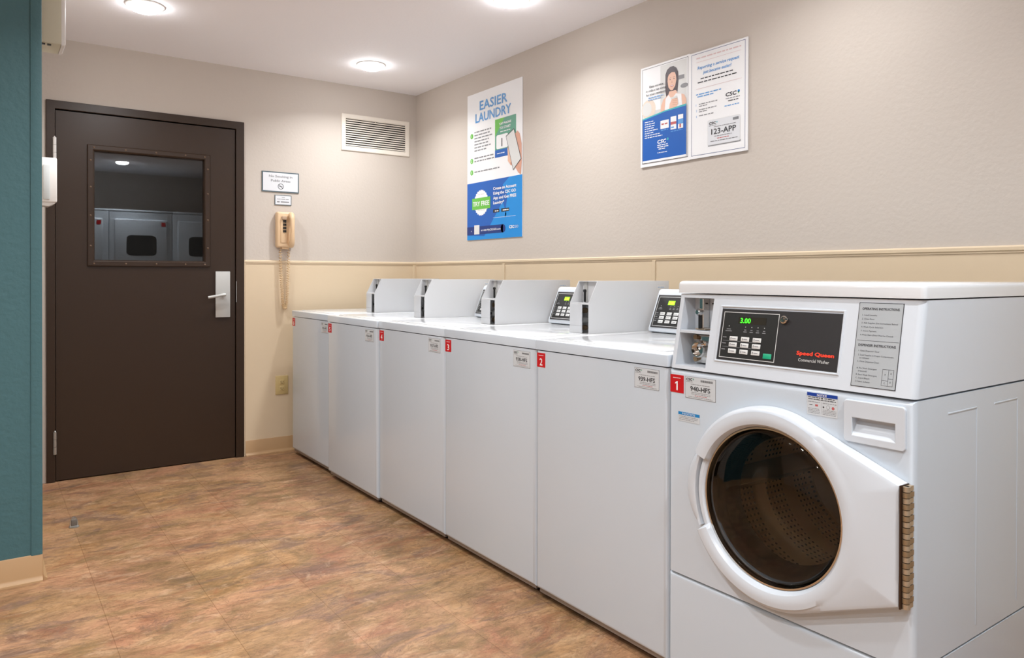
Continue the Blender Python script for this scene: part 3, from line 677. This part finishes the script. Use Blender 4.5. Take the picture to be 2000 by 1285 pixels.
# ------------------------------------------------------------------ top-loading washers
TW, TD = .640, .70
def top_washer():
    t = bpy.data.objects.new('top_load_washer', None); COL.objects.link(t); t.empty_display_size = .05; t.rotation_euler = (0, 0, -pi/2)
    hw = TW/2
    bm = bmesh.new(); box(bm, -hw+.001, hw-.001, 0, TD, .034, .8745, .016, 4, lambda e: (isdir(e, 2) and mid(e).y < .1) or (mid(e).z < .05 and mid(e).y < .01))
    obj('cabinet', bm, WHITE, t)
    bm = bmesh.new(); box(bm, -hw+.012, hw-.012, .012, .030, .022, .040); obj('base_rail', bm, mat_rail, t)
    for x in (-hw+.06, hw-.06):
        for y in (.06, TD-.06):
            bm = bmesh.new(); cyl(bm, (x, y), 2, .020, .020, 0, .012, 16); cyl(bm, (x, y), 2, .008, .008, .01, .040, 10); obj('foot', bm, BLACK, t)
    bm = bmesh.new(); box(bm, -hw, hw, -.002, TD, .878, .914, .005, 3, lambda e: mid(e).z > .9 or (isdir(e, 2) and mid(e).y < .1))
    bm.normal_update()
    for f_ in bm.faces:
        if f_.normal.z < .5: f_.material_index = 1
    obj('worktop', bm, [WORKTOP, WHITE], t)
    bm = bmesh.new(); box(bm, -hw+.050, hw-.050, .045, .50-.25, .9135, .9175, .003, 2, lambda e: mid(e).z > .915); obj('lid', bm, WORKTOP, t)
    # console, left of the coin box
    c0, c1 = -hw+.004, .155
    bm = bmesh.new()
    prism(bm, [(.556, .920), (.556, .932), (.616, 1.078), (.628, 1.086), (.676, 1.080), (.690, .914), (.575, .914)], 0, c0, c1)
    cn = obj('console', bm, WHITEP, t); bev(cn, .004, 3, 25)
    th = atan2(.060, .146)
    f = frame((c0+.012, .5563-.0004, .932+.004), (1, 0, 0), (0, sin(th), cos(th))); f.translation += Vector((0, -cos(th), sin(th)))*.0012
    keypad_overlay(t, f, None, False)
    # coin box: two side plates, slanted cheek, top, back and a lower front cover
    b0, b1, yf, yb = .150, .262, .298, .740
    prof_ = [(yf, .9145), (yf, 1.032), (yf+.045, 1.117), (yb, 1.117), (yb, .9145)]
    bm = bmesh.new()
    prism(bm, prof_, 0, b1-.0025, b1); prism(bm, prof_, 0, b0, b0+.0025)
    box(bm, b0+.002, b1-.002, yf+.045, yb, 1.1145, 1.117); box(bm, b0+.002, b1-.002, yf+.065, yf+.068, .9145, 1.115); box(bm, b0+.002, b1-.002, yf+.001, yf+.066, 1.026, 1.032)
    pass
    cb = obj('coin_box', bm, COINW, t)
    bm = bmesh.new(); box(bm, b0+.0005, b0+.073, yf-.003, yf+.0005, .9150, 1.0262, .002, 2, lambda e: isdir(e, 2) and mid(e).y < yf); cc = obj('vault_cover', bm, GREYW, cb)
    bm = bmesh.new(); box(bm, b0+.002, b0+.0725, yf-.0034, yf-.0028, .9430, .9438); obj('cover_seam', bm, INK2, cc)
    lx = b0+.022
    bm = bmesh.new(); cyl(bm, (lx, .962), 1, .014, .014, yf+.038, yf+.066, 20); cyl(bm, (lx, .962), 1, .007, .007, yf+.036, yf+.039, 12, mi=1); cyl(bm, (lx, .932), 1, .010, .010, yf+.05, yf+.066, 14, mi=2); cyl(bm, (lx, 1.000), 1, .011, .011, yf+.052, yf+.066, 14, mi=2); obj('vault_lock', bm, [SATIN, INK, BRASS], cb)
    bm = bmesh.new(); box(bm, lx-.004, lx+.012, yf+.058, yf+.066, 1.0325, 1.1145, .001, 1); box(bm, lx+.002, lx+.006, yf+.050, yf+.060, 1.034, 1.075, mi=1); lathe(bm, (lx+.004, 1.078), 1, [(.006, yf+.058), (.006, yf+.050), (.0005, yf+.048)], 12, mi=1); obj('coin_slot', bm, [SATIN, BLACK], cb)
    a = Art(frame((b1+.0003, yb-.070, 1.085), (0, 1, 0), (0, 0, 1)), .0002); a.rect(0, 0, .045, .014, PALE, 1); a.bars(.004, .042, .005, .003, HBL, 2); a.build('side_sticker', cb)
    return t
COINW = mat('coin_box_white', (210, 211, 213), .3)
GREYW = mat('grey_white_cover', (200, 202, 205), .35)
mat_rail = mat('base_metal', (150, 140, 132), .45, metal=.3)
def copy_tree(o, parent=None):
    c = o.copy(); COL.objects.link(c); c.parent = parent
    for ch in list(o.children): copy_tree(ch, c)
    return c
spots = [('2', '939-HFS', -2.684, -3.324, -.957, 'white top-load washer number 2, directly beside the front-load washer'),
         ('3', '938-HFS', -2.044, -2.684, -.955, 'white top-load washer with red number 3, between washers 2 and 4'),
         ('4', '937-HFS', -1.404, -2.044, -.955, 'white top-load washer with red number 4, middle of the row'),
         ('5', '936-HFS', -.764, -1.404, -.966, 'white top-load washer with red number 5, jutting forward past the end one'),
         ('6', '935-HFS', -.112, -.752, -.946, 'white top-load washer with red number 6, farthest, against the back wall end')]
spots[0] = ('2', '939-HFS', -2.684, -3.308, -.957, spots[0][5])
proto = top_washer()
roots = []
for i, (n_, code, ya, yb_, xf, lab) in enumerate(spots):
    r = proto if i == 0 else copy_tree(proto)
    roots.append(r)
for r, (n_, code, ya, yb_, xf, lab) in zip(roots, spots):
    r.location = (xf, (ya+yb_)/2, 0); r['label'] = lab; r['category'] = 'washing machine'; r['group'] = 'top-load washers in the row'
    if n_ == '2': r.scale = ((ya-yb_-.002)/TW, 1, 1)
    fr_ = lambda s, z, e=.0006: frame((s-TW/2, -e, z), (1, 0, 0), (0, 0, 1))
    red_tag(n_, fr_(.008, .8175), r); service_tag(code, fr_(.503, .805), r)

# ------------------------------------------------------------------ front-loading washer
FW = .685
t = thing('front_load_washer', 'white front-load washer number 1 with round glass door, nearest machine', 'washing machine', (-.958, -3.311-FW/2, 0), -pi/2)
fl = t; hw = FW/2
SL = .20
def sx(s): return s-hw
bm = bmesh.new(); box(bm, -hw, hw, 0, .70, .304, .874, .014, 4, lambda e: (isdir(e, 2) and mid(e).y < .1) or (mid(e).z > .85 and mid(e).y < .01 and isdir(e, 0)))
cab = obj('cabinet', bm, WHITE, t)
c = bmesh.new(); cyl(c, (0, .57), 1, .232, .232, -.05, .56, 72); boolcut(cab, c)
# dispenser opening
c = bmesh.new(); box(c, sx(.540), sx(.655), -.02, .04, .778, .850); boolcut(cab, c)
for p in cab.data.polygons: p.use_smooth = True
cab.data.set_sharp_from_angle(angle=radians(35))
bm = bmesh.new(); box(bm, -hw, hw, .001, .70, .020, .2985, .012, 4, lambda e: (isdir(e, 2) and mid(e).y < .1) or (mid(e).z > .25 and isdir(e, 0) and mid(e).y < .01)); obj('lower_panel', bm, WHITE, t)
for x in (-hw+.06, hw-.06):
    for y in (.06, .62):
        bm = bmesh.new(); cyl(bm, (x, y), 2, .022, .022, 0, .022, 16); obj('foot', bm, BLACK, t)
# console
bm = bmesh.new()
fs = prism(bm, [(0, .8785), (SL*.208, 1.0865), (.70, 1.0865), (.70, .8785)], 0, -hw, hw)
es = [e for e in bm.edges if not isdir(e, 0) and mid(e).y < .1 and abs(e.verts[0].co.z-e.verts[1].co.z) > .1]
bmesh.ops.bevel(bm, geom=es, offset=.016, segments=4, affect='EDGES', profile=.5)
con = obj('console', bm, WHITEP, t)
th = atan2(SL, 1)
def slp(s, z, out=0): return Vector((sx(s), SL*(z-.8785)-out*cos(th), z+out*sin(th)))
c = bmesh.new(); prism(c, [(-.02, .888), (-.02, 1.076), (.085, 1.076), (.085, .888)], 0, sx(.022), sx(.128)); boolcut(con, c)
for p in con.data.polygons: p.use_smooth = True
con.data.set_sharp_from_angle(angle=radians(30))
# lid
bm = bmesh.new(); box(bm, -hw-.002, hw+.002, SL*.208-.006, .70, 1.0895, 1.1235, .012, 4, lambda e: (isdir(e, 2) and mid(e).y < .1) or mid(e).z > 1.11)
obj('top_cover', bm, WORKTOP, t)
# coin alcove
al = bmesh.new(); box(al, sx(.024), sx(.128), .02, .080, .978, .985); prism(al, [(SL*.1+.000, .9785), (SL*.1+.004, .9855), (.03, .9855), (.03, .9785)], 0, sx(.0225), sx(.1275))
alc = obj('coin_shelf', al, WHITEP, t)
bm = bmesh.new(); box(bm, sx(.062), sx(.076), .055, .083, .99, 1.075, .002, 1); box(bm, sx(.0665), sx(.0715), .046, .056, .99, 1.030, mi=1); lathe(bm, (sx(.067), 1.036), 1, [(.010, .058), (.010, .046), (.006, .040), (.0005, .040)], 18)
box(bm, sx(.052), sx(.086), .050, .075, .986, .991, .001, 1, mi=2); box(bm, sx(.084), sx(.092), .0835, .0845, 1.058, 1.061, mi=1); obj('coin_slot', bm, [CHROME, BLACK, BRASS], t)
bm = bmesh.new(); box(bm, sx(.036), sx(.118), .060, .083, .892, .972, .004, 2); lathe(bm, (sx(.070), .933), 1, [(.024, .062), (.024, .040), (.021, .036), (.019, .036), (.018, .050), (.0005, .050)], 28, 0)
tube(bm, [(sx(.070), .045, .938), (sx(.085), .030, .946), (sx(.112), .022, .952)], [.007, .006, .005], 10); lathe(bm, (sx(.112), .953), 1, [(.006, .030), (.006, .018), (.0005, .016)], 12)
for (s_, z_) in ((.050, .965), (.050, .903)): cyl(bm, (sx(s_), z_), 1, .007, .007, .052, .062, 14, mi=1)
obj('coin_vault_lock', bm, [CHROME, BRASS], t)
# overlay surround
bm = bmesh.new()
def slantring(bm, s0, z0, s1, z1, wd, out):
    pr = [(0, 0), (.002, out), (wd-.002, out), (wd, .0008)]
    rings = []
    for d, q in pr: rings.append([bm.verts.new(slp(s, z, q)) for s, z in ((s0+d, z0+d), (s1-d, z0+d), (s1-d, z1-d), (s0+d, z1-d))])
    for A, B in zip(rings, rings[1:]):
        for i in range(4): bm.faces.new((A[i], A[(i+1) % 4], B[(i+1) % 4], B[i]))
slantring(bm, .155, .909, .511, 1.059, .006, .003); obj('panel_surround', bm, WHITEP, t, sm=20)
f = frame(slp(.1625, .9165, .0016), (1, 0, 0), (0, sin(th), cos(th)))
pan = keypad_overlay(t, f, GREEN_LED, True)
lg = Art(f, .0003)
lg.text('Speed Queen', .332, .032, .0092, SQRED, w=.096, al='R', bold=.0010, l=3); lg.text('Commercial Washer', .322, .0165, .0080, PALE, w=.080, al='R', l=3)
o = lg.build('brand_lettering', pan)
bm = bmesh.new(); c_ = Vector((.192, .114)); 
lathe(bm, (c_.x, c_.y), 2, [(.0100, .0008), (.0098, .006), (.0075, .0075), (.0070, .006), (.0055, .006), (.005, .0085), (.0004, .0088)], 28)
box(bm, c_.x+.002, c_.x+.012, c_.y-.002, c_.y+.004, .004, .008, .001, 1); o = obj('service_lock', bm, CHROME, t); o.data.transform(f)
# instruction plate
f2 = frame(slp(.541, .8915, .0009), (1, 0, 0), (0, sin(th), cos(th)))
a = Art(f2, .0003); IW, IH = .101, .190
a.slab(0, 0, IW, IH, .0008, INK); a.rect(.0014, .0014, IW-.0014, IH-.0014, GREYP, 1, .002)
a.text('OPERATING INSTRUCTIONS', IW/2, IH-.0165, .0055, INK, w=.084, al='C', bold=.00022, l=2)
for i, s_ in enumerate(('1. Load Laundry', '2. Close Door', '3. Add Supplies (See Instructions Below)', '4. Wash Cycle Selection', '5. Insert Payment', '6. Press Start (Door Must be Closed)')):
    a.text(s_, .010, IH-.030-i*.0090, .0036, INK, w=(.034, .029, .082, .050, .036, .074)[i], l=2)
a.rect(.004, .1035, IW-.003, .1042, INK, 2)
a.text('DISPENSER INSTRUCTIONS', IW/2, .0910, .0055, INK, w=.084, al='C', bold=.00022, l=2)
for i, (s_, w_, u_) in enumerate((('1. Open Dispenser Door', .048, .010), ('2. Load Supplies in Proper Compartment', .080, .010), ('as indicated', .022, .014), ('3. Close Dispenser Door', .050, .010))):
    a.text(s_, u_, (.0790, .0695, .0630, .0550)[i], .0036, INK, w=w_, l=2)
for i, (s_, w_, u_) in enumerate((('A. Pre Wash Detergent', .046, .010), ('(if Desired)', .020, .014), ('B. Start Wash Detergent', .048, .010), ('C. Liquid Bleach', .032, .010), ('D. Fabric Softener', .034, .010))):
    a.text(s_, u_, (.0400, .0335, .0255, .0180, .0100)[i], .0034, INK, w=w_, l=2)
a.ring(.069, .008, .094, .044, .0006, INK, 2); a.rect(.0825, .008, .0831, .044, INK, 2); a.rect(.069, .019, .0828, .0196, INK, 2); a.rect(.0828, .024, .094, .0246, INK, 2)
for s_, u_, v_ in (('A', .0757, .031), ('B', .0885, .034), ('C', .0757, .012), ('D', .0885, .015)): a.text(s_, u_, v_, .0034, INK, al='C', l=2)
o = a.build('instruction_plate', t); o['label'] = 'grey operating instructions plate'
# stickers on the front
ff = lambda s, z, e=.0007: frame((sx(s), -e, z), (1, 0, 0), (0, 0, 1))
red_tag('1', ff(.006, .810), t, .049, .050)
service_tag('940-HFS', ff(.061, .8005), t, .105, .060)
a = Art(ff(.036, .733), .0002); a.slab(0, 0, .076, .026, .0004, PLATE); a.rect(0, .0175, .076, .026, NC, 1); a.text('NOTICE', .038, .0190, .0055, PAPER, w=.045, al='C', l=2)
for i in range(3): a.bars(.004, (.072, .068, .06)[i], .0125-i*.0042, .0018, INK2, 1, i)
o = a.build('notice_sticker', t); o['label'] = 'small cyan NOTICE sticker at the upper left'
a = Art(ff(.435, .812), .0002); a.slab(0, 0, .077, .052, .0004, PLATE); a.rect(0, .044, .077, .052, NB, 1); a.text('NOTICE', .038, .0455, .0050, PAPER, w=.024, al='C', l=2, bold=.0002)
a.bars(.003, .034, .0405, .0022, INK, 1, 1); a.ell(.0385, .041, .0022, .0022, INK, 1); a.bars(.044, .073, .0405, .0022, INK, 1, 2); a.bars(.003, .073, .036, .0022, INK, 1, 4)
a.rect(.037, .004, .0373, .033, INK2, 1); a.rect(.006, .0225, .014, .024, INK, 1); a.rect(.021, .021, .028, .0255, LIP, 1); a.ell(.042, .0215, .002, .002, INK, 1); a.ell(.0535, .0225, .0045, .0045, INK2, 1); a.ell(.0535, .0225, .0038, .0038, PLATE, 2); a.ell(.066, .0215, .0035, .0035, LIP, 1)
for i in range(4): a.bars(.003, .033, .0145-i*.0034, .0014, INK2, 1, i); a.bars(.040, .074, .0145-i*.0034, .0014, INK2, 1, i+9)
a.bars(.003, .033, .030, .0016, INK2, 1); a.bars(.040, .074, .030, .0016, INK2, 1, 5)
o = a.build('care_notice_sticker', t); o['label'] = 'blue-headed NOTICE sticker with pictograms beside the dispenser'

# detergent dispenser drawer
bm = bmesh.new(); box(bm, sx(.529), sx(.667), -.006, .030, .7665, .8605, .008, 4, lambda e: isdir(e, 1)); dr = obj('dispenser_drawer', bm, WHITEP, t)
c = bmesh.new(); prism(c, [(-.03, .823), (.018, .821), (.018, .812), (.006, .796), (-.008, .780), (-.03, .776)], 0, sx(.549), sx(.645)); boolcut(dr, c); bev(dr, .002, 2, 35)
for p in dr.data.polygons: p.use_smooth = False
bm = bmesh.new(); box(bm, sx(.549), sx(.645), .0185, .0195, .80, .822); obj('finger_recess', bm, WHITEP, dr)

# porthole: drum, gasket, glass, door ring, hinge
cx_, cz_ = 0.0, .570
bm = bmesh.new(); lathe(bm, (cx_, cz_), 1, [(.196, .050), (.214, .060), (.228, .085), (.228, .48), (.215, .50), (.002, .51)], 72); obj('drum', bm, DRUM, t, flip=False)
for k in range(3):
    th0 = 2*pi*k/3+.5; bm = bmesh.new()
    pts_ = [(-.035, .228), (-.022, .205), (-.008, .178), (0, .172), (.008, .178), (.022, .205), (.035, .228)]
    A = []
    for y in (.10, .47):
        A.append([bm.verts.new((cx_+u*cos(th0)+v*sin(th0), y, cz_-u*sin(th0)+v*cos(th0))) for u, v in pts_])
    for i in range(6): bm.faces.new((A[0][i], A[0][i+1], A[1][i+1], A[1][i]))
    bm.faces.new(A[0]); bm.faces.new(A[1][::-1]); obj('drum_baffle', bm, STEEL, t)
bm = bmesh.new(); lathe(bm, (cx_, cz_), 1, [(.231, .012), (.214, .012), (.205, .020), (.199, .034), (.200, .052), (.212, .060), (.231, .062)], 72); obj('door_gasket', bm, GASKET, t)
doorp = bmesh.new()
# outline radius of the door in direction a (polar about the porthole centre)
RO = .246
hpts = [(.672-hw, .701), (.672-hw, .444)]
def outline(a):
    d = Vector((cos(a), sin(a)))
    def tang(P, up_):
        v = Vector((P[0]-cx_, P[1]-cz_)); L_ = v.length; al_ = acos(RO/L_); b0 = atan2(v.y, v.x); ang = b0+al_*(1 if up_ else -1)
        return Vector((RO*cos(ang), RO*sin(ang))), v, ang
    T1, V1, A1 = tang(hpts[0], True); T2, V2, A2 = tang(hpts[1], False)
    best = RO
    aa = (a+pi) % (2*pi)-pi
    segs = [(T1, V1), (V1, V2), (V2, T2)]
    if A2 < aa < A1:
        for P, Q in segs:
            e = Q-P; den = d.x*e.y-d.y*e.x
            if abs(den) < 1e-9: continue
            tt = (P.x*e.y-P.y*e.x)/den; uu = (P.x*d.y-P.y*d.x)/den
            if tt > 0 and -.001 <= uu <= 1.001: best = max(best, tt)
    return best
angs = [2*pi*i/180-pi for i in range(180)]
v1 = Vector((hpts[0][0]-cx_, hpts[0][1]-cz_)); v2 = Vector((hpts[1][0]-cx_, hpts[1][1]-cz_))
angs = sorted(angs+[atan2(v1.y, v1.x), atan2(v2.y, v2.x)])
NOTCH0, NOTCH1 = pi-.40, -pi+.46
rings = None; rows = []
for a_ in angs:
    ro = outline(a_); notch = a_ > NOTCH0 or a_ < NOTCH1
    ft = -.034
    prof = [(ro, -.001), (ro-.001, ft+.010), (ro-.006, ft+.003), (ro-.016, ft)] if not notch else [(.216, -.001), (.2155, -.020), (.214, -.023), (.212, -.024)]
    if not notch:
        ex = ro-RO
        k_ = min(1, ex/.03)
        prof += [(min(ro-.020, .242) if ex > .01 else ro-.018, ft-.0001), (.234, ft-.0022), (.224, ft-.0036), (.212, ft-.0038), (.203, ft-.001), (.1965, ft+.009), (.195, -.010), (.195, .014)]
    else: prof += [(.210, -.024), (.207, -.024), (.205, -.024), (.203, -.024), (.201, -.022), (.197, -.018), (.195, -.010), (.195, .014)]
    rows.append([doorp.verts.new((cx_+r*cos(a_), y, cz_+r*sin(a_))) for r, y in prof])
n = len(rows)
for i in range(n):
    A, B = rows[i], rows[(i+1) % n]
    for j in range(len(A)-1): doorp.faces.new((A[j], B[j], B[j+1], A[j+1]))
ring = obj('porthole_door', doorp, WHITEP, t, sm=38)
# grip piece in the notch
bm = bmesh.new(); rows = []
for i in range(25):
    a_ = pi-.385+i*(.385+.445)/24; wv = sin(pi*i/24); ro = .246+.024*wv**.6
    prof = [(ro, -.001), (ro-.006, -.010), (ro-.014, -.016), (.236, -.022), (.228, -.021), (.2245, -.012), (.2245, -.001)]
    rows.append([bm.verts.new((cx_+r*cos(a_), y, cz_+r*sin(a_))) for r, y in prof])
for A, B in zip(rows, rows[1:]):
    for j in range(len(A)-1): bm.faces.new((A[j], B[j], B[j+1], A[j+1]))
bm.faces.new(rows[0]); bm.faces.new(rows[-1][::-1]); obj('door_grip', bm, WHITEP, ring, sm=38)
bm = bmesh.new(); lathe(bm, (cx_, cz_), 1, [(.1955, -.016), (.1940, -.020), (.1900, -.020), (.1885, -.012), (.1885, .010), (.1955, .010)], 90, closed=True); obj('glass_retainer', bm, CHROME, ring)
# glass bowl: slightly domed outer face falling back into the drum
bm = bmesh.new()
prof = [(.1880, -.008), (.186, -.012), (.176, -.018), (.150, -.025), (.11, -.031), (.06, -.035), (.001, -.036)]
lathe(bm, (cx_, cz_), 1, prof, 90); obj('door_glass', bm, PGLASS, ring, flip=False)
bm = bmesh.new()
prof = [(.1880, .004), (.184, .030), (.174, .060), (.166, .085), (.160, .110), (.145, .128), (.115, .140), (.075, .147), (.001, .150)]
lathe(bm, (cx_, cz_), 1, prof, 90)
for v in bm.verts:   # the bowl slopes: deeper at the bottom
    k_ = max(0, v.co.y)/.15; v.co.y -= k_*.045*(v.co.z-cz_)/.19; v.co.z -= .018*k_
obj('glass_bowl', bm, PGLASS, ring, flip=False)
bm = bmesh.new(); lathe(bm, (cx_, cz_), 1, [(.1885, .006), (.186, .020), (.180, .040), (.170, .062), (.158, .080), (.162, .083), (.176, .064), (.188, .040)], 90, closed=True)
obj('bowl_rim', bm, GLOSSK, ring)
# piano hinge
bm = bmesh.new(); box(bm, sx(.6705), sx(.6735), -.0355, -.001, .4435, .7015); obj('hinge_leaf', bm, mat('dark_bronze', (62, 40, 24), .5, metal=.3), ring)
for k in range(21):
    z = .4445+k*.01222; o_ = 0 if k % 2 else .0012
    bm = bmesh.new(); cyl(bm, (sx(.6785), -.0235+o_), 2, .0078, .0078, z, z+.0105, 16); box(bm, sx(.6735), sx(.6840)-o_, -.0235+o_, -.0006, z, z+.0105); obj('hinge_knuckle', bm, BRASS if k % 2 else BRASS2, ring)
# pressed ribs in the right side panel
for y in (.285, .509):
    bm = bmesh.new(); box(bm, hw-.0005, hw+.0016, y-.002, y+.002, .33, .835, .0012, 2, lambda e: mid(e).x > hw+.001)
    box(bm, hw-.0005, hw+.0016, y-.14 if y < .4 else y-.13, y, .833, .8365, .0012, 2, lambda e: mid(e).x > hw+.001); obj('pressed_rib', bm, WHITE, t)

# ------------------------------------------------------------------ stacked dryers facing the washers' aisle (seen mirrored in the door glass)
def dryer():
    t = bpy.data.objects.new('stacked_dryer', None); COL.objects.link(t); t.empty_display_size = .05; t.rotation_euler = (0, 0, pi)
    W_ = .681; h_ = W_/2
    bm = bmesh.new(); box(bm, -h_, h_,   .0, .70, .02, 1.875, .012, 3, lambda e: isdir(e, 2) and mid(e).y < .1); obj('cabinet', bm, WHITE, t)
    bm = bmesh.new(); box(bm, -h_, h_, .0, .70, 1.88, 1.905, .008, 2); obj('top_cover', bm, WHITE, t)
    for z0 in (.17, 1.175):
        bm = bmesh.new(); box(bm, -.285, .285, -.022, .001, z0, z0+.62, .02, 4, lambda e: isdir(e, 1) or mid(e).y < -.01); d = obj('dryer_door', bm, WHITE, t)
        bm = bmesh.new()
        for sgn in (0,):
            pts_ = []
            for (x, z, a0) in ((.10, .08, 0), (-.10, .08, 90), (-.10, -.08, 180), (.10, -.08, 270)):
                for k in range(7): pts_.append((x+.06*cos(radians(a0+k*15)), z0+.31+z+.04*sin(radians(a0+k*15))))
            prism(bm, pts_, 1, -.024, -.021)
        obj('door_window', bm, mat_dwin, d)
        bm = bmesh.new(); box(bm, -.26, -.215, -.0235, -.0215, z0+.545, z0+.59); obj('number_tag', bm, RED, d)
    bm = bmesh.new(); box(bm, -.28, .28, -.006, .002, .87, 1.14, .004, 2); obj('control_panel', bm, PANELK, t)
    return t
mat_dwin = mat('dark_door_glass', (22, 22, 26), .08)
dp = dryer(); ds = [dp]+[copy_tree(dp) for _ in range(2)]
for d, x, lab in zip(ds, (-1.7065, -1.0235, -.3415), ('white stacked dryer mirrored at the left of the door window', 'white stacked dryer mirrored whole in the middle of the door window', 'white stacked dryer mirrored at the right of the door window')):
    d.location = (x, -4.90, 0); d['label'] = lab; d['category'] = 'dryer'; d['group'] = 'stacked dryers opposite the door'
